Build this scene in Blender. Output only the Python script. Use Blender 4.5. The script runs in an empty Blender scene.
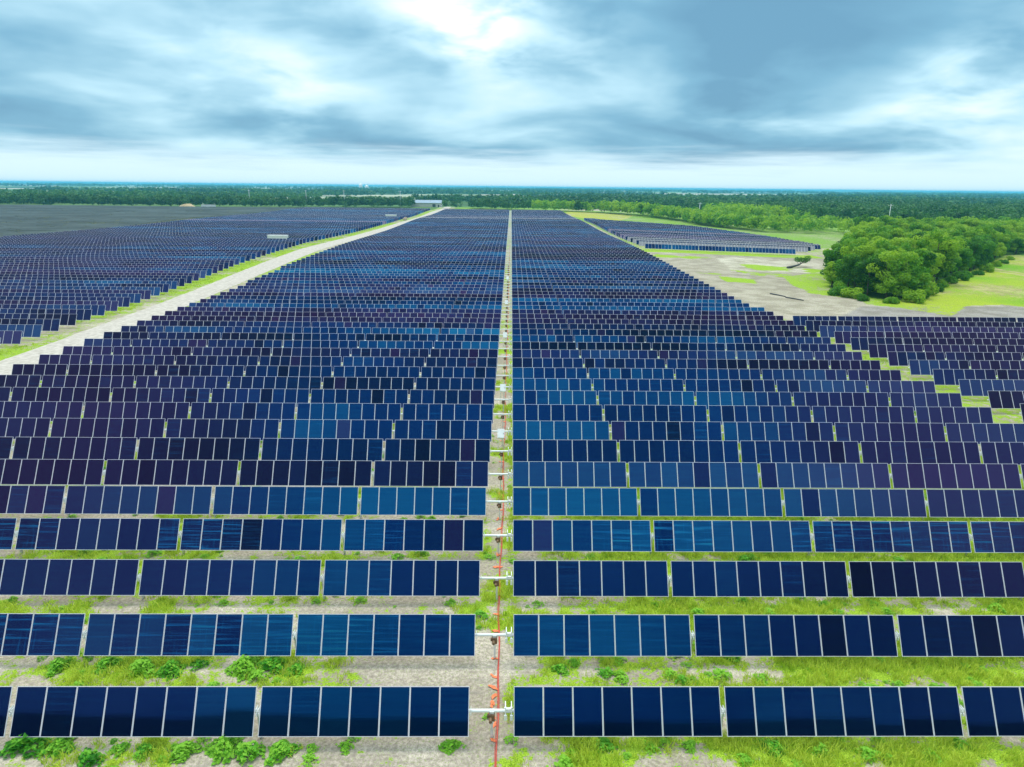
import bpy, math, random
import numpy as np
from mathutils import Vector, Matrix
R = math.radians
random.seed(7)
rng = np.random.default_rng(11)
S = bpy.context.scene
C = S.collection

# ------------------------------------------------------------------ camera
CAM_H = 22.6
cam = bpy.data.objects.new('camera', bpy.data.cameras.new('camera'))
C.objects.link(cam)
cam.data.sensor_width = 36; cam.data.lens = 683 / 1024 * 36
cam.data.clip_start = 0.5; cam.data.clip_end = 80000
cam.matrix_world = (Matrix.Translation((0, 0, CAM_H)) @ Matrix.Rotation(R(-.21), 4, 'Z')
                    @ Matrix.Rotation(R(90 - 16.07), 4, 'X') @ Matrix.Rotation(R(.6), 4, 'Z'))
S.camera = cam

# ------------------------------------------------------------------ exposure
S.view_settings.view_transform = 'Standard'; S.view_settings.look = 'None'
S.view_settings.gamma = 1; S.view_settings.use_curve_mapping = False
S.view_settings.exposure = 0.36
S.cycles.max_bounces = 6; S.cycles.transparent_max_bounces = 8
S.cycles.volume_bounces = 1

# ------------------------------------------------------------------ node helpers
def nn(nt, typ, x=0, **kw):
    n = nt.nodes.new(typ)
    for k, v in kw.items():
        if k == 'inp':
            for a, b in v.items(): n.inputs[a].default_value = b
        else: setattr(n, k, v)
    return n
def lk(nt, a, b): nt.links.new(a, b)
def setin(nt, sock, v):
    if hasattr(v, 'links') or isinstance(v, bpy.types.NodeSocket): nt.links.new(v, sock)
    else: sock.default_value = v
def M_(nt, op, a, b=0.0, c=None, clamp=False):
    n = nt.nodes.new('ShaderNodeMath'); n.operation = op; n.use_clamp = clamp
    setin(nt, n.inputs[0], a); setin(nt, n.inputs[1], b)
    if c is not None: setin(nt, n.inputs[2], c)
    return n.outputs[0]
def V_(nt, op, a, b=(0, 0, 0)):
    n = nt.nodes.new('ShaderNodeVectorMath'); n.operation = op
    setin(nt, n.inputs[0], a); setin(nt, n.inputs[1], b)
    return n.outputs['Value'] if op in ('DOT_PRODUCT', 'LENGTH') else n.outputs[0]
def ramp(nt, v, a, b, lo=0., hi=1., smooth=True):
    n = nt.nodes.new('ShaderNodeMapRange'); n.clamp = True
    if smooth: n.interpolation_type = 'SMOOTHSTEP'
    setin(nt, n.inputs['Value'], v)
    for k, q in zip(('From Min', 'From Max', 'To Min', 'To Max'), (a, b, lo, hi)): n.inputs[k].default_value = q
    return n.outputs[0]
def mix(nt, f, a, b, mode='MIX'):
    n = nt.nodes.new('ShaderNodeMix'); n.data_type = 'RGBA'; n.blend_type = mode
    setin(nt, n.inputs[0], f)
    for s, v in ((n.inputs[6], a), (n.inputs[7], b)):
        if isinstance(v, tuple): v = v + (1,) if len(v) == 3 else v
        setin(nt, s, v)
    return n.outputs[2]
def noise(nt, vec, scale, detail=4, rough=.55, w=None, dist=0):
    n = nt.nodes.new('ShaderNodeTexNoise'); setin(nt, n.inputs['Vector'], vec)
    n.inputs['Scale'].default_value = scale; n.inputs['Detail'].default_value = detail
    n.inputs['Roughness'].default_value = rough; n.inputs['Distortion'].default_value = dist
    return n.outputs[0]
def comb(nt, x, y, z):
    n = nt.nodes.new('ShaderNodeCombineXYZ')
    for i, v in enumerate((x, y, z)): setin(nt, n.inputs[i], v)
    return n.outputs[0]

# ------------------------------------------------------------------ world: daylight sky under a broken grey-blue cloud deck
SUN_AZ, SUN_EL = R(-14), R(68)
W = bpy.data.worlds.new('World'); S.world = W; W.use_nodes = True
nt = W.node_tree; nt.nodes.clear()
out = nn(nt, 'ShaderNodeOutputWorld')
sky = nn(nt, 'ShaderNodeTexSky', sky_type='NISHITA', sun_disc=False, sun_elevation=SUN_EL, sun_rotation=SUN_AZ, altitude=200, dust_density=2.0)
tc = nn(nt, 'ShaderNodeTexCoord'); D = tc.outputs['Generated']
sx = nn(nt, 'ShaderNodeSeparateXYZ'); lk(nt, D, sx.inputs[0])
X, Y, Z = sx.outputs
zc = M_(nt, 'MAXIMUM', Z, 0.0)
den = M_(nt, 'ADD', zc, 0.20)
P = comb(nt, M_(nt, 'DIVIDE', X, den), M_(nt, 'DIVIDE', Y, den), 0.0)
n1 = noise(nt, V_(nt, 'ADD', P, (3.1, 7.7, 0)), 1.15, 4, .48, dist=.25)
n2 = noise(nt, V_(nt, 'ADD', P, (13.1, 2.7, 4)), 3.2, 4, .52, dist=.3)
cl = M_(nt, 'ADD', M_(nt, 'MULTIPLY_ADD', n1, .98, -.07), M_(nt, 'MULTIPLY', n2, .20))
# broad light and dark places of the deck (azimuth, elevation, tightness, strength)
def spot(az, el, k, amp, warp=True):
    a, e = R(az), R(el)
    d = V_(nt, 'DOT_PRODUCT', D, (math.sin(a) * math.cos(e), math.cos(a) * math.cos(e), math.sin(e)))
    g = M_(nt, 'EXPONENT', M_(nt, 'MULTIPLY', M_(nt, 'SUBTRACT', d, 1.0), k))
    if warp: g = M_(nt, 'MULTIPLY', g, ramp(nt, n2, .3, .68, .35, 1.3))
    return M_(nt, 'MULTIPLY', g, amp)
for s in [(-4.0, 15.2, 300, .55), (-3.4, 11.8, 1100, .30), (-4.4, 12.6, 900, .12), (-1, 9.6, 900, .08), (-5.0, 13.5, 160, .08), (31.5, 6.6, 330, .22), (-16.5, 7.4, 500, .10), (5.5, 10.2, 420, .14), (-24, 11.5, 160, .07),
          (-32, 8, 200, -.05), (-7, 6.2, 260, -.10), (21, 9.5, 60, -.12), (4, 5.2, 250, -.07), (16, 5.0, 200, -.09)]:
    cl = M_(nt, 'ADD', cl, spot(*s))
cr = nn(nt, 'ShaderNodeValToRGB'); lk(nt, cl, cr.inputs[0])
el = cr.color_ramp.elements
el[0].position = .30; el[0].color = (.13, .31, .46, 1)
el[1].position = .90; el[1].color = (.92, .97, 1.0, 1)
for p, c in ((.42, (.18, .40, .555, 1)), (.52, (.29, .53, .67, 1)), (.62, (.45, .70, .82, 1)), (.76, (.68, .84, .90, 1))):
    e = el.new(p); e.color = c
cloud = cr.outputs[0]
# pale strip of clear air under the deck
edge = M_(nt, 'ADD', zc, M_(nt, 'MULTIPLY', M_(nt, 'SUBTRACT', noise(nt, comb(nt, M_(nt, 'MULTIPLY', X, 2.2), M_(nt, 'MULTIPLY', Z, 30.), 0.), 3.0, 4), .5), .05))
hz = ramp(nt, edge, .018, .060, 1., 0.)
cloud = mix(nt, hz, cloud, (.62, .81, .90))
# thicker, brighter and more neutral overhead; unseen dark band added behind the drone to blacken the nearest row's reflection
up = ramp(nt, Z, .25, .8)
cloud = mix(nt, up, cloud, mix(nt, 1.0, mix(nt, .6, cloud, (.62, .66, .68)), (2.15, 2.05, 1.95), 'MULTIPLY'))
added_band = M_(nt, 'MULTIPLY', ramp(nt, M_(nt, 'ADD', M_(nt, 'DIVIDE', Z, M_(nt, 'MAXIMUM', M_(nt, 'MULTIPLY', Y, -1.), .05)), M_(nt, 'MULTIPLY', M_(nt, 'SUBTRACT', noise(nt, D, 6, 2), .5), .012)), .318, .324, 1., 0.), ramp(nt, Y, -.5, -.2, 1., 0.))
cloud = mix(nt, M_(nt, 'MULTIPLY', added_band, .96), cloud, (.02, .035, .05))
bg1 = nn(nt, 'ShaderNodeBackground', inp={'Strength': .10}); lk(nt, sky.outputs[0], bg1.inputs[0])
bg2 = nn(nt, 'ShaderNodeBackground', inp={'Strength': 1.0}); lk(nt, cloud, bg2.inputs[0])
ms = nn(nt, 'ShaderNodeMixShader', inp={0: .93}); lk(nt, bg1.outputs[0], ms.inputs[1]); lk(nt, bg2.outputs[0], ms.inputs[2])
lk(nt, ms.outputs[0], out.inputs[0])

sl = bpy.data.lights.new('sun', 'SUN'); sl.energy = 1.5; sl.angle = R(24); sl.color = (1, .965, .90)
so = bpy.data.objects.new('sun', sl); C.objects.link(so)
sd = Vector((math.sin(SUN_AZ) * math.cos(SUN_EL), math.cos(SUN_AZ) * math.cos(SUN_EL), math.sin(SUN_EL)))
so.rotation_euler = sd.to_track_quat('Z', 'Y').to_euler()

# ------------------------------------------------------------------ materials
def mat(name, col=(.5, .5, .5), rough=.6, metal=0., spec=.5, bump=0, var=0, vscale=3):
    m = bpy.data.materials.new(name); m.use_nodes = True; t = m.node_tree
    b = t.nodes['Principled BSDF']
    b.inputs['Base Color'].default_value = (*col, 1); b.inputs['Roughness'].default_value = rough
    b.inputs['Metallic'].default_value = metal; b.inputs['Specular IOR Level'].default_value = spec
    if var:
        g = nn(t, 'ShaderNodeNewGeometry')
        f = noise(t, g.outputs['Position'], vscale, 4)
        c = mix(t, ramp(t, f, .3, .7), tuple(x * (1 - var) for x in col), tuple(min(1, x * (1 + var)) for x in col))
        lk(t, c, b.inputs['Base Color'])
    return m
MT = {}
MT['galv'] = mat('galvanised_steel', (.72, .73, .74), .45, .25, var=.12, vscale=6)
MT['white'] = mat('white_paint', (.80, .81, .80), .5, var=.06, vscale=2)
MT['alu'] = mat('aluminium_frame', (.72, .69, .73), .5, .05)
MT['back'] = mat('module_back', (.16, .165, .17), .6)
MT['brown'] = mat('brown_motor', (.16, .09, .045), .6, var=.3)
MT['red'] = mat('red_cable', (.62, .07, .045), .55, var=.15, vscale=8)
MT['orange'] = mat('orange_marker', (.80, .20, .07), .7, var=.2, vscale=9)
MT['dark'] = mat('dark_metal', (.05, .055, .06), .5)
MT['roof'] = mat('blue_grey_roof', (.22, .32, .42), .5, var=.1, vscale=.2)
MT['cream'] = mat('cream_sheet_metal', (.62, .58, .54), .6, var=.08, vscale=.3)
MT['bark'] = mat('bark', (.13, .095, .07), .9, var=.35, vscale=4)
MT['wood'] = mat('pole_wood', (.30, .27, .24), .85, var=.2)
MT['straw'] = mat('straw_mound', (.56, .42, .23), .95, var=.25, vscale=.8)
MT['maroon'] = mat('maroon_paint', (.16, .02, .02), .3)
MT['tyre'] = mat('tyre_rubber', (.03, .03, .03), .8)
MT['pink'] = mat('cardboard', (.55, .40, .34), .8, var=.15)

def panel_mat():
    m = bpy.data.materials.new('solar_glass'); m.use_nodes = True; t = m.node_tree; b = t.nodes['Principled BSDF']
    at = nn(t, 'ShaderNodeAttribute', attribute_name='pvar')
    oi = nn(t, 'ShaderNodeObjectInfo')
    s = V_(t, 'ADD', at.outputs['Color'], oi.outputs['Color'])
    sp = nn(t, 'ShaderNodeSeparateXYZ'); lk(t, s, sp.inputs[0])
    br, pu, st = sp.outputs
    g = nn(t, 'ShaderNodeNewGeometry'); tcn = nn(t, 'ShaderNodeTexCoord')
    # uneven tone and light-blue reflection streaks painted across each module
    so_ = nn(t, 'ShaderNodeSeparateXYZ'); lk(t, tcn.outputs['Object'], so_.inputs[0])
    rnd = M_(t, 'MULTIPLY', oi.outputs['Random'], 37.)
    q = comb(t, M_(t, 'MULTIPLY', so_.outputs[0], .25), M_(t, 'MULTIPLY', so_.outputs[1], 7.5), rnd)
    f1 = noise(t, q, 1.0, 3, .6)
    q2 = comb(t, M_(t, 'MULTIPLY', so_.outputs[0], 14.), M_(t, 'MULTIPLY', so_.outputs[1], .8), rnd)
    f2 = noise(t, q2, 1.0, 2, .5)
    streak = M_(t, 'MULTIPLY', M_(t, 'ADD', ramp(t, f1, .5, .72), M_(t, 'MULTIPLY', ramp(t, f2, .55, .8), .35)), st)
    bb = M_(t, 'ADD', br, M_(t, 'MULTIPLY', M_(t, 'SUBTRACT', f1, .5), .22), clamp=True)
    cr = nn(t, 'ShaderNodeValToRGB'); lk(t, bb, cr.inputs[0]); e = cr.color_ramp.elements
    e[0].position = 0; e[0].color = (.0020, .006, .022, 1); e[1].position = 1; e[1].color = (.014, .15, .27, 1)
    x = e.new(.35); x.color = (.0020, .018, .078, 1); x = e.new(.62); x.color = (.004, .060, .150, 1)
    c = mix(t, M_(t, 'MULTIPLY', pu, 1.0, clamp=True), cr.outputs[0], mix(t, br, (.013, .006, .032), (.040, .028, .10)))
    c = mix(t, M_(t, 'SUBTRACT', pu, 1.0, clamp=True), c, (.42, .36, .45))  # high values paint a pale sky reflection into the colour
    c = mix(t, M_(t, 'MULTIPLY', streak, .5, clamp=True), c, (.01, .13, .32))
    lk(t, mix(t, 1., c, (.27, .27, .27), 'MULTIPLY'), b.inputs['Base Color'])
    b.inputs['Roughness'].default_value = .03
    b.inputs['IOR'].default_value = 1.9
    b.inputs['Specular IOR Level'].default_value = 1.0
    tn_ = V_(t, 'MINIMUM', V_(t, 'MULTIPLY', c, (5.6, 5.4, 5.4)), (1, 1, 1)); lk(t, tn_, b.inputs['Specular Tint'])
    bp = nn(t, 'ShaderNodeBump', inp={'Strength': .02, 'Distance': .01}); lk(t, f1, bp.inputs['Height']); lk(t, bp.outputs[0], b.inputs['Normal'])
    return m
MT['glass'] = panel_mat()

def leaf_mat(name, dark, mid, light, scale=.25, trans=.3):
    m = bpy.data.materials.new(name); m.use_nodes = True; t = m.node_tree; b = t.nodes['Principled BSDF']
    g = nn(t, 'ShaderNodeNewGeometry'); oi = nn(t, 'ShaderNodeObjectInfo')
    f = noise(t, g.outputs['Position'], scale, 3, .6)
    h = noise(t, g.outputs['Position'], scale * 9, 2, .5)
    at = nn(t, 'ShaderNodeAttribute', attribute_name='tone')
    v = M_(t, 'ADD', M_(t, 'ADD', M_(t, 'MULTIPLY', f, .45), M_(t, 'MULTIPLY', h, .2)), M_(t, 'MULTIPLY', M_(t, 'ADD', oi.outputs['Random'], at.outputs['Fac']), .42))
    cr = nn(t, 'ShaderNodeValToRGB'); lk(t, v, cr.inputs[0]); e = cr.color_ramp.elements
    e[0].position = .30; e[0].color = (*dark, 1); e[1].position = .78; e[1].color = (*light, 1); x = e.new(.52); x.color = (*mid, 1)
    lk(t, cr.outputs[0], b.inputs['Base Color']); b.inputs['Roughness'].default_value = .55; b.inputs['Specular IOR Level'].default_value = .25
    tr = nn(t, 'ShaderNodeBsdfTranslucent'); lk(t, cr.outputs[0], tr.inputs[0])
    mx = nn(t, 'ShaderNodeMixShader', inp={0: trans}); lk(t, b.outputs[0], mx.inputs[1]); lk(t, tr.outputs[0], mx.inputs[2])
    o = [n for n in t.nodes if n.type == 'OUTPUT_MATERIAL'][0]; lk(t, mx.outputs[0], o.inputs[0])
    return m
MT['leaf'] = leaf_mat('tree_leaves', (.030, .13, .005), (.105, .32, .008), (.36, .56, .025), .13, .48)
MT['leaf_far'] = leaf_mat('far_leaves', (.012, .06, .014), (.028, .115, .022), (.075, .21, .03), .010)
MT['grass'] = leaf_mat('grass_blades', (.14, .30, .012), (.32, .54, .02), (.62, .72, .08), .6)
MT['weed'] = leaf_mat('weed_leaves', (.03, .20, .012), (.09, .42, .02), (.30, .62, .05), 1.2, .4)

# ------------------------------------------------------------------ helpers
def tag(o, label=None, cat=None, group=None, kind=None):
    if label: o['label'] = label
    if cat: o['category'] = cat
    if group: o['group'] = group
    if kind: o['kind'] = kind
    return o
def link(name, me, parent=None, loc=None):
    o = bpy.data.objects.new(name, me); C.objects.link(o)
    if parent: o.parent = parent
    if loc is not None: o.location = loc
    return o
def empty(name, loc, rz=0):
    o = link(name, None); o.location = loc; o.rotation_euler.z = rz; o.empty_display_size = .3
    return o
def npmesh(name, V, F, mats, mi=None, attrs=None, smooth=False):
    """V (n,3); F (m,k) equal sized faces, or list of arrays"""
    me = bpy.data.meshes.new(name)
    Fs = F if isinstance(F, list) else [F]
    Fs = [np.asarray(f, dtype=np.int32) for f in Fs if len(f)]
    V = np.asarray(V, dtype=np.float32)
    tot = np.concatenate([np.full(len(f), f.shape[1], np.int32) for f in Fs])
    me.vertices.add(len(V)); me.vertices.foreach_set('co', V.ravel())
    me.loops.add(int(tot.sum())); me.loops.foreach_set('vertex_index', np.concatenate([f.ravel() for f in Fs]))
    me.polygons.add(len(tot)); me.polygons.foreach_set('loop_start', np.concatenate([[0], np.cumsum(tot)[:-1]]).astype(np.int32))
    me.polygons.foreach_set('loop_total', tot)
    if mi is not None: me.polygons.foreach_set('material_index', np.asarray(mi, np.int32))
    me.polygons.foreach_set('use_smooth', np.full(len(tot), smooth))
    for m in mats: me.materials.append(m)
    for k, (dom, typ, dat) in (attrs or {}).items():
        a = me.attributes.new(k, typ, dom); a.data.foreach_set('color' if 'COLOR' in typ else 'value', np.asarray(dat, np.float32).ravel())
    me.update(calc_edges=True)
    return me
class MB:
    def __init__(s): s.v = []; s.f = []; s.m = []
    def add(s, v, f, m=0):
        n = len(s.v); s.v += [tuple(p) for p in v]
        for q in f: s.f.append(tuple(i + n for i in q)); s.m.append(m)
        return s
    def box(s, x0, x1, y0, y1, z0, z1, m=0, T=None):
        v = [Vector((x, y, z)) for z in (z0, z1) for y in (y0, y1) for x in (x0, x1)]
        if T: v = [T @ p for p in v]
        return s.add(v, [(0, 2, 3, 1), (4, 5, 7, 6), (0, 1, 5, 4), (2, 6, 7, 3), (0, 4, 6, 2), (1, 3, 7, 5)], m)
    def tube(s, pts, rad, n=8, m=0, caps=True):
        pts = [Vector(p) for p in pts]; r = rad if isinstance(rad, (list, tuple)) else [rad] * len(pts)
        vs = []
        for i, p in enumerate(pts):
            d = (pts[min(i + 1, len(pts) - 1)] - pts[max(i - 1, 0)]).normalized()
            a = d.cross(Vector((0, 0, 1)) if abs(d.z) < .9 else Vector((1, 0, 0))).normalized(); b = d.cross(a)
            vs += [p + (a * math.cos(2 * math.pi * k / n) + b * math.sin(2 * math.pi * k / n)) * r[i] for k in range(n)]
        fs = [(i * n + k, i * n + (k + 1) % n, (i + 1) * n + (k + 1) % n, (i + 1) * n + k) for i in range(len(pts) - 1) for k in range(n)]
        if caps: fs += [tuple(range(n))[::-1], tuple((len(pts) - 1) * n + k for k in range(n))]
        return s.add(vs, fs, m)
    def mesh(s, name, mats, smooth=False, bevel=0):
        me = bpy.data.meshes.new(name); me.from_pydata(s.v, [], s.f)
        for m in mats: me.materials.append(m)
        me.polygons.foreach_set('material_index', s.m)
        me.polygons.foreach_set('use_smooth', [smooth] * len(s.f)); me.update()
        if bevel:
            import bmesh
            bm = bmesh.new(); bm.from_mesh(me); bmesh.ops.bevel(bm, geom=bm.edges[:], offset=bevel, segments=2, affect='EDGES', profile=.6)
            bm.to_mesh(me); bm.free()
        return me
# value noise (numpy)
_tab = np.random.default_rng(5).random((256, 256))
def vnoise(x, y, sc, ox=0.):
    x = np.asarray(x, float) * sc + 57.3 + ox; y = np.asarray(y, float) * sc + 91.7 + ox * 1.7
    xi = np.floor(x).astype(int); yi = np.floor(y).astype(int); fx = x - xi; fy = y - yi
    fx = fx * fx * (3 - 2 * fx); fy = fy * fy * (3 - 2 * fy)
    a = _tab[xi % 256, yi % 256]; b = _tab[(xi + 1) % 256, yi % 256]; c = _tab[xi % 256, (yi + 1) % 256]; d = _tab[(xi + 1) % 256, (yi + 1) % 256]
    return (a * (1 - fx) + b * fx) * (1 - fy) + (c * (1 - fx) + d * fx) * fy
def fbm(x, y, sc, o=0., n=4):
    s = 0; a = 1; t = 0
    for i in range(n): s = s + a * vnoise(x, y, sc * 2 ** i, o + i * 13.1); t += a; a *= .55
    return s / t
def sst(x, a, b): t = np.clip((np.asarray(x, float) - a) / (b - a), 0, 1); return t * t * (3 - 2 * t)

# ------------------------------------------------------------------ terrain
def terr(x, y):
    x = np.asarray(x, float); y = np.asarray(y, float)
    u = .28 * np.sin(y / 31.) * sst(y, 60, 130) * (1 - sst(y, 720, 900))
    dip = -1.7 * sst(x, 48, 112) * sst(y, 165, 240) * (1 - sst(y, 480, 620))
    return u + dip
def tz(x, y): return float(terr(x, y))
ROADX = ([40, 60, 100, 180, 250, 330, 420, 500, 735, 900], [-62, -62.5, -64, -69, -72, -70, -66, -66, -69, -75])
def roadx(d): return np.interp(d, *ROADX)
def edgeL(d): return np.interp(d, [70, 87, 110, 131, 192, 271, 330, 425, 700], [-67.5, -67.8, -69, -70.5, -76, -78.5, -76, -72, -75])
def poly_in(x, y, P):
    ins = np.zeros(np.shape(x), bool); n = len(P)
    for i in range(n):
        x0, y0 = P[i]; x1, y1 = P[(i + 1) % n]
        c = ((y0 > y) != (y1 > y)) & (x < (x1 - x0) * (y - y0) / ((y1 - y0) or 1e-9) + x0); ins ^= c
    return ins
WOOD = [(76.5, 163), (79, 152), (84, 147), (98, 163), (118, 186), (142, 212), (168, 242), (196, 274), (240, 292), (420, 330), (460, 440), (300, 425), (200, 400), (183, 365), (150, 300), (118, 240), (90, 195)]
def near_grass(x, y):
    """how much green stands at a place of the near field"""
    g = .34 + .30 * sst(x, -2, 3) - .12 * np.exp(-((x + 5) / 3.) ** 2) + .72 * (fbm(x, y * 1.6, .22, 3) - .5) * 2 + .40 * (fbm(x, y, .9, 9) - .5) * 2
    g = g + .25 * np.exp(-((x - .3) / .4) ** 2) + .55 * np.exp(-((x + .9) / .9) ** 2) * (fbm(x, y, .45, 31) - .55) * sst(y, 20, 34) * 2.6
    g = g + .10 * sst(y, 26, 40) + .10 * sst(x, 4, 14)
    return np.clip(g, 0, 1)
def zones(x, y):
    """soil colour, grass colour, grass amount, far-field flag"""
    n = x.shape
    soil = np.ones(n + (3,)) * (.50, .445, .38); grn = np.ones(n + (3,)) * (.28, .44, .035)
    a = near_grass(x, y)
    tone = fbm(x, y, .08, 21)[..., None]
    soil = soil * (.85 + .3 * tone)
    a = np.where(y > 110, np.clip(.45 + .5 * (fbm(x, y, .07, 2) - .5) * 2, 0, 1), a)
    # verge of the road
    rx = roadx(y); dr = x - rx
    v = (dr > -12) & (dr < -2.5) & (y > 60) & (y < 720)
    a = np.where(v, np.clip(.62 + 1.1 * (fbm(x, y, .12, 5) - .45), 0, 1), a)
    # green strip between the main field and the right-hand field
    s = (x > 44.5) & (x < 58) & (y > 40) & (y < 124)
    a = np.where(s, .60 + .5 * (fbm(x, y, .3, 15) - .4), a)
    # bare yard
    yard = (x > 45) & (y > 119) & (y < 266) & (x < 330)
    soil[yard] = (.43, .385, .325)
    soil[yard] *= (.82 + .4 * fbm(x, y, .05, 31)[yard])[..., None]
    pale = poly_in(x, y, [(64, 200), (100, 196), (104, 236), (72, 246)]) & (fbm(x, y, .08, 44) > .38)
    soil[pale] = (.57, .53, .45)
    grey = poly_in(x, y, [(60, 124), (130, 124), (112, 141), (72, 139)])
    soil[grey] = (.34, .31, .31)
    a = np.where(yard, .9 * sst(fbm(x, y, .045, 71), .60, .68), a)
    a = np.where(yard & (y > 252) & (x < 115), np.clip(.85 + .8 * (fbm(x, y, .1, 8) - .5), 0, 1), a)
    a = np.where(poly_in(x, y, [(64, 201), (67, 189), (88, 178), (90, 184), (72, 196)]), .95 * sst(fbm(x, y, .2, 3), .35, .5), a)
    a = np.where(poly_in(x, y, [(55, 175), (62, 172), (64, 180), (56, 186)]), 1., a)
    a = np.where(poly_in(x, y, [(74, 186), (70, 170), (69, 156), (76, 148), (74, 141), (80, 137), (93, 140), (140, 205), (110, 220)]), .55 + .8 * (fbm(x, y, .15, 51) - .3), a)
    # lawn to the right
    lawn = poly_in(x, y, [(76, 143), (84, 128), (95, 141), (104, 143), (112, 134), (108, 121), (330, 121), (330, 300), (196, 278), (142, 214), (98, 165)])
    la = .62 + 1.3 * (fbm(x, y * .7, .055, 17) - .42)
    trk = np.minimum(np.abs(x - (150 + .45 * (y - 200) + 8 * np.sin(y / 21.))), np.abs(x - (153.5 + .45 * (y - 200) + 8 * np.sin(y / 21.)))) ; la = la - .9 * (trk < .9)
    a = np.where(lawn, np.clip(la, 0, 1), a)
    yg = sst(fbm(x, y, .03, 6), .35, .65)[..., None]
    lg = np.array((.16, .36, .02)) * (1 - yg) + np.array((.34, .44, .035)) * yg
    grn = np.where(lawn[..., None], lg, grn)
    soil = np.where((lawn & ~grey)[..., None], np.array((.50, .46, .20)), soil)
    # wood floor
    w = poly_in(x, y, WOOD); grn[w] = (.05, .13, .02); a = np.where(w, 1, a)
    # behind the panel fields
    b = (y > 300) & (x > 50) & (y < 720) & ~w
    grn = np.where(b[..., None], np.array((.20, .36, .05)), grn); a = np.where(b, .70 + .7 * (fbm(x, y, .04, 33) - .4), a)
    yel = poly_in(x, y, [(40, 640), (60, 690), (105, 600), (80, 520), (62, 505)])
    grn[yel] = (.40, .43, .05)
    b2 = (y > 640) & (x < 52) & (x > -60); grn = np.where(b2[..., None], np.array((.22, .38, .05)), grn); a = np.where(b2, .9, a)
    # olive soil of the unfinished field at the far left
    dk = (x < -196) & (y < 690); soil = np.where(dk[..., None], np.array((.12, .13, .10)), soil)
    b3 = (x < -60) & (y >= 672) & (y < 900) & (np.abs(x - roadx(y)) > 9); grn = np.where(b3[..., None], np.array((.10, .19, .05)), grn); a = np.where(b3, 1., a); grn = np.where(dk[..., None], np.array((.07, .10, .05)), grn)
    far = sst(y, 760, 800)
    far = np.maximum(far, sst(np.abs(x), 620, 700))
    far = np.maximum(far, 1 - sst(y, -300, -100))
    return soil, grn, a, far
def axis(segs):
    r = [segs[0][0]]
    for a, b, h in segs:
        k = max(1, int(round((b - a) / h))); r += list(a + (b - a) * (np.arange(k) + 1) / k)
    return np.array(r)
gr = [260 * 1.09 ** k for k in range(1, 57)]
xs = np.concatenate([-np.array(gr)[::-1], axis([(-260, -100, 3), (-100, -44, 1), (-44, 46, .3), (46, 150, .8), (150, 260, 2)]), gr])
ys = np.concatenate([[-30000, -12000, -5000, -2000, -900, -400, -180, -80, -30, 0], axis([(5, 14, 1.5), (14, 78, .3), (78, 290, .8), (290, 450, 2), (450, 800, 5)]), [800 * 1.06 ** k for k in range(1, 64)]])
GX, GY = np.meshgrid(xs, ys)
soil, grn, ga, far = zones(GX, GY)
Vg = np.stack([GX, GY, terr(GX, GY)], -1).reshape(-1, 3)
nx, ny = len(xs), len(ys)
ii = (np.arange(ny - 1)[:, None] * nx + np.arange(nx - 1)[None]).ravel()
Fg = np.stack([ii, ii + 1, ii + 1 + nx, ii + nx], -1)
one = np.ones(GX.shape + (1,))

gm = bpy.data.materials.new('ground_soil_and_grass'); gm.use_nodes = True; t = gm.node_tree; b = t.nodes['Principled BSDF']
g = nn(t, 'ShaderNodeNewGeometry'); Ps = g.outputs['Position']
a1 = nn(t, 'ShaderNodeAttribute', attribute_name='soil'); a2 = nn(t, 'ShaderNodeAttribute', attribute_name='green'); a3 = nn(t, 'ShaderNodeAttribute', attribute_name='far')
f1 = noise(t, Ps, 1.1, 6, .62); f2 = noise(t, Ps, 5.5, 5, .6); f3 = noise(t, Ps, .22, 4, .5); f4 = noise(t, Ps, 16, 3, .6)
thr = M_(t, 'ADD', a2.outputs['Alpha'], M_(t, 'MULTIPLY', M_(t, 'SUBTRACT', M_(t, 'ADD', M_(t, 'MULTIPLY', f1, .55), M_(t, 'MULTIPLY', f2, .45)), .5), 3.0))
gmask = ramp(t, thr, .46, .66)
sv = mix(t, ramp(t, f2, .3, .7), (.62, .60, .58), (1.2, 1.18, 1.14))
sv2 = mix(t, ramp(t, f3, .38, .62), (.80, .77, .74), (1.12, 1.11, 1.09))
soilc = mix(t, 1., mix(t, 1., a1.outputs['Color'], sv, 'MULTIPLY'), sv2, 'MULTIPLY')
# dry straw and dark crumbs
soilc = mix(t, M_(t, 'MULTIPLY', ramp(t, f4, .52, .64), .65), soilc, (.21, .185, .12))
soilc = mix(t, M_(t, 'MULTIPLY', ramp(t, noise(t, Ps, 9, 4, .7), .56, .62), .6), soilc, (.22, .33, .05))
f5 = noise(t, V_(t, 'MULTIPLY', Ps, (1, 1.7, 1)), 2.6, 6, .7); f6 = noise(t, V_(t, 'MULTIPLY', Ps, (.35, 1.6, 1)), 1.1, 5, .6)
soilc = mix(t, M_(t, 'MULTIPLY', ramp(t, f5, .54, .70), .45), soilc, (.27, .29, .12))
soilc = mix(t, M_(t, 'MULTIPLY', ramp(t, f6, .52, .72), .45), soilc, (.26, .23, .20))
gv = mix(t, ramp(t, f4, .32, .68), (.45, .52, .45), (1.45, 1.32, 1.2))
grc = mix(t, 1., a2.outputs['Color'], gv, 'MULTIPLY')
near = mix(t, gmask, soilc, grc)
vt = nn(t, 'ShaderNodeTexVoronoi', distance='CHEBYCHEV', inp={'Scale': 1 / 380.})
lk(t, V_(t, 'MULTIPLY', V_(t, 'ADD', Ps, V_(t, 'MULTIPLY', comb(t, noise(t, Ps, .002, 2), noise(t, Ps, .003, 2), 0.), (260, 160, 0))), (1, .55, 1)), vt.inputs['Vector'])
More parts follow.
